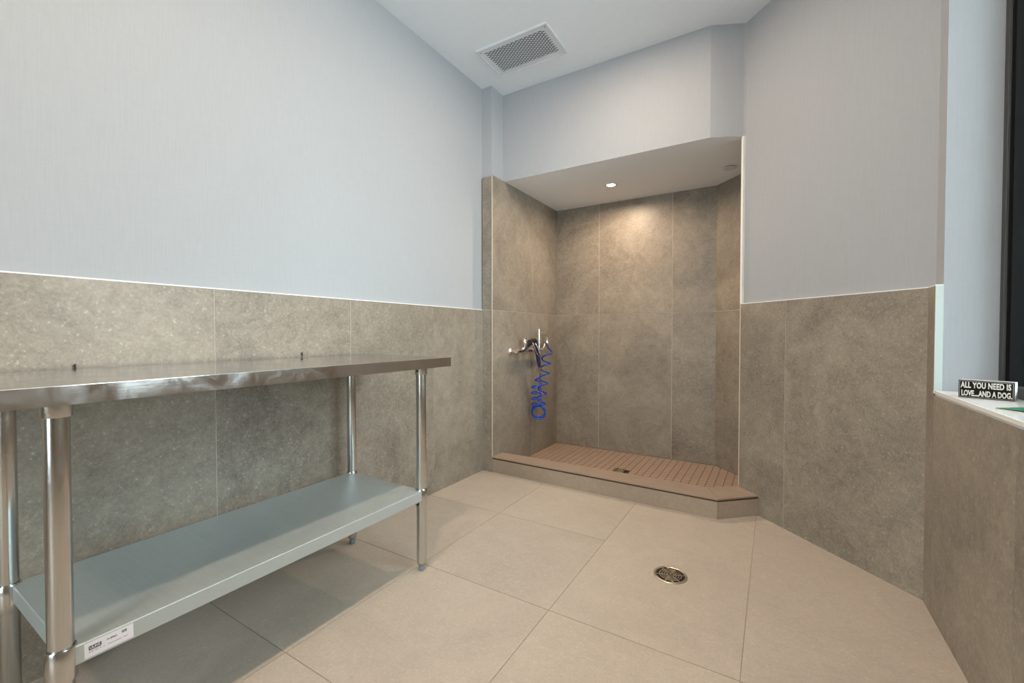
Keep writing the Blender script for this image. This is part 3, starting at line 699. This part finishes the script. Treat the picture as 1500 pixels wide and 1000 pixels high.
# second coil climbing back to the gun
turns = 4.3; N = int(turns * nper)
for k in range(N + 1):
    f = k / N; a = 2 * PI * turns * f
    c = Vector((HX + .002, 3.080 - .01 * f, .395 + .205 * f)); rr = 0.046 - 0.006 * f
    off = sd * (math.cos(a) * rr) + vd * (math.sin(a) * rr)
    ctrl.append((c.x + off.x * .9, c.y + off.y, c.z + .012 * math.sin(a)))
ctrl += [(GX - .012, 3.09, .630), (GX - .002, 3.102, .650), (GX, 3.102, .673)]
bm = bmesh.new(); tube(bm, catmull(ctrl, 4), .0056, 8)
hs = tag(finish('coiled_hose', bm, M['hose'], smooth=True), 'bright blue coiled hose hanging on the shower left wall', 'hose')

# ------------------------------------------------------------------ things on the window sill
yaw = -0.417; bw, bd, bh = 0.116, 0.046, 0.055
blk = empty('word_block', (0.500, 1.896, SZ), 'small black box sign with white words standing on the window sill', 'sign', rz=yaw)
bm = bmesh.new(); box(bm, 0.0005, bw - .0005, 0.001, bd, 0, bh, .0006); finish('box_body', bm, M['signgrey'], blk)
bm = bmesh.new(); box(bm, 0, bw, -.001, .001, .0005, bh - .0005); finish('front_face', bm, M['signblack'], blk)['label'] = 'black face with white capitals'
bm = bmesh.new(); box(bm, bw - .0006, bw + .0008, .0012, bd - .0005, .0005, bh - .0005); finish('skylit_end', bm, M['signskylit'], blk)['label'] = 'end of the block painted pale as skylight'
fm = Matrix(((1, 0, 0, 0), (0, 0, -1, -.0011), (0, 1, 0, 0), (0, 0, 0, 1)))
text_obj('lettering', 'ALL YOU NEED IS', .105, .0190, .0006, M['signwhite'], blk, Matrix.Translation((.0045, 0, .0305)) @ fm, bold=.038, space=1.06)
text_obj('lettering', 'LOVE....AND A DOG.', .105, .0185, .0006, M['signwhite'], blk, Matrix.Translation((.0065, 0, .0058)) @ fm, bold=.038, space=1.0)
bm = bmesh.new()
for b in [(.002, bw - .002, bh - .0035, bh - .0030), (.002, bw - .002, .0028, .0033), (.0022, .0027, .003, bh - .003), (bw - .0030, bw - .0024, .003, bh - .003)]: box(bm, b[0], b[1], -.0015, -.0009, b[2], b[3])
finish('border_line', bm, M['signwhite'], blk)

br = empty('brochure', (0.503, 1.640, SZ), 'green and white folded brochure lying on the window sill front', 'brochure', rz=R(-57))
bm = bmesh.new(); prism(bm, [(0, 0), (.21, 0), (.21, .10), (0, .10)][::1], .0004, .0022); finish('back_leaf', bm, M['cream'], br)
bm = bmesh.new(); nseg = 10
va = []
for k in range(nseg + 1):
    x = .21 * k / nseg; z = .0026 + .004 * math.sin(PI * k / nseg) * 0.8
    va.append([bm.verts.new((x, .0005, z)), bm.verts.new((x, .10, z + .002)), bm.verts.new((x, .0005, z + .0008)), bm.verts.new((x, .10, z + .0028))])
for a, b in zip(va, va[1:]):
    bm.faces.new((a[2], b[2], b[3], a[3])); bm.faces.new((a[0], a[1], b[1], b[0])); bm.faces.new((a[0], b[0], b[2], a[2])); bm.faces.new((a[1], a[3], b[3], b[1]))
bm.faces.new(va[0]) if False else None
bm.faces.new((va[0][0], va[0][2], va[0][3], va[0][1])); bm.faces.new((va[-1][0], va[-1][1], va[-1][3], va[-1][2]))
cov = finish('cover', bm, M['green'], br); cov['label'] = 'green cover'
bm = bmesh.new(); prism(bm, [(.050, .03), (.15, .035), (.19, .085), (.07, .080)], .0085, .0092); finish('printed_panel', bm, M['cream'], br)

cs = empty('leather_case', (0.628, 1.800, SZ), 'dark brown case mostly out of view behind the box sign', 'case', rz=R(-60))
bm = bmesh.new(); box(bm, 0, .11, 0, .03, 0, .018, .005); o = finish('case_body', bm, M['leather'], cs); smooth_sharp(o)
bm = bmesh.new(); box(bm, -.0015, .1115, -.0015, .0315, .0105, .0115); finish('zip_seam', bm, M['grey_al'], cs)
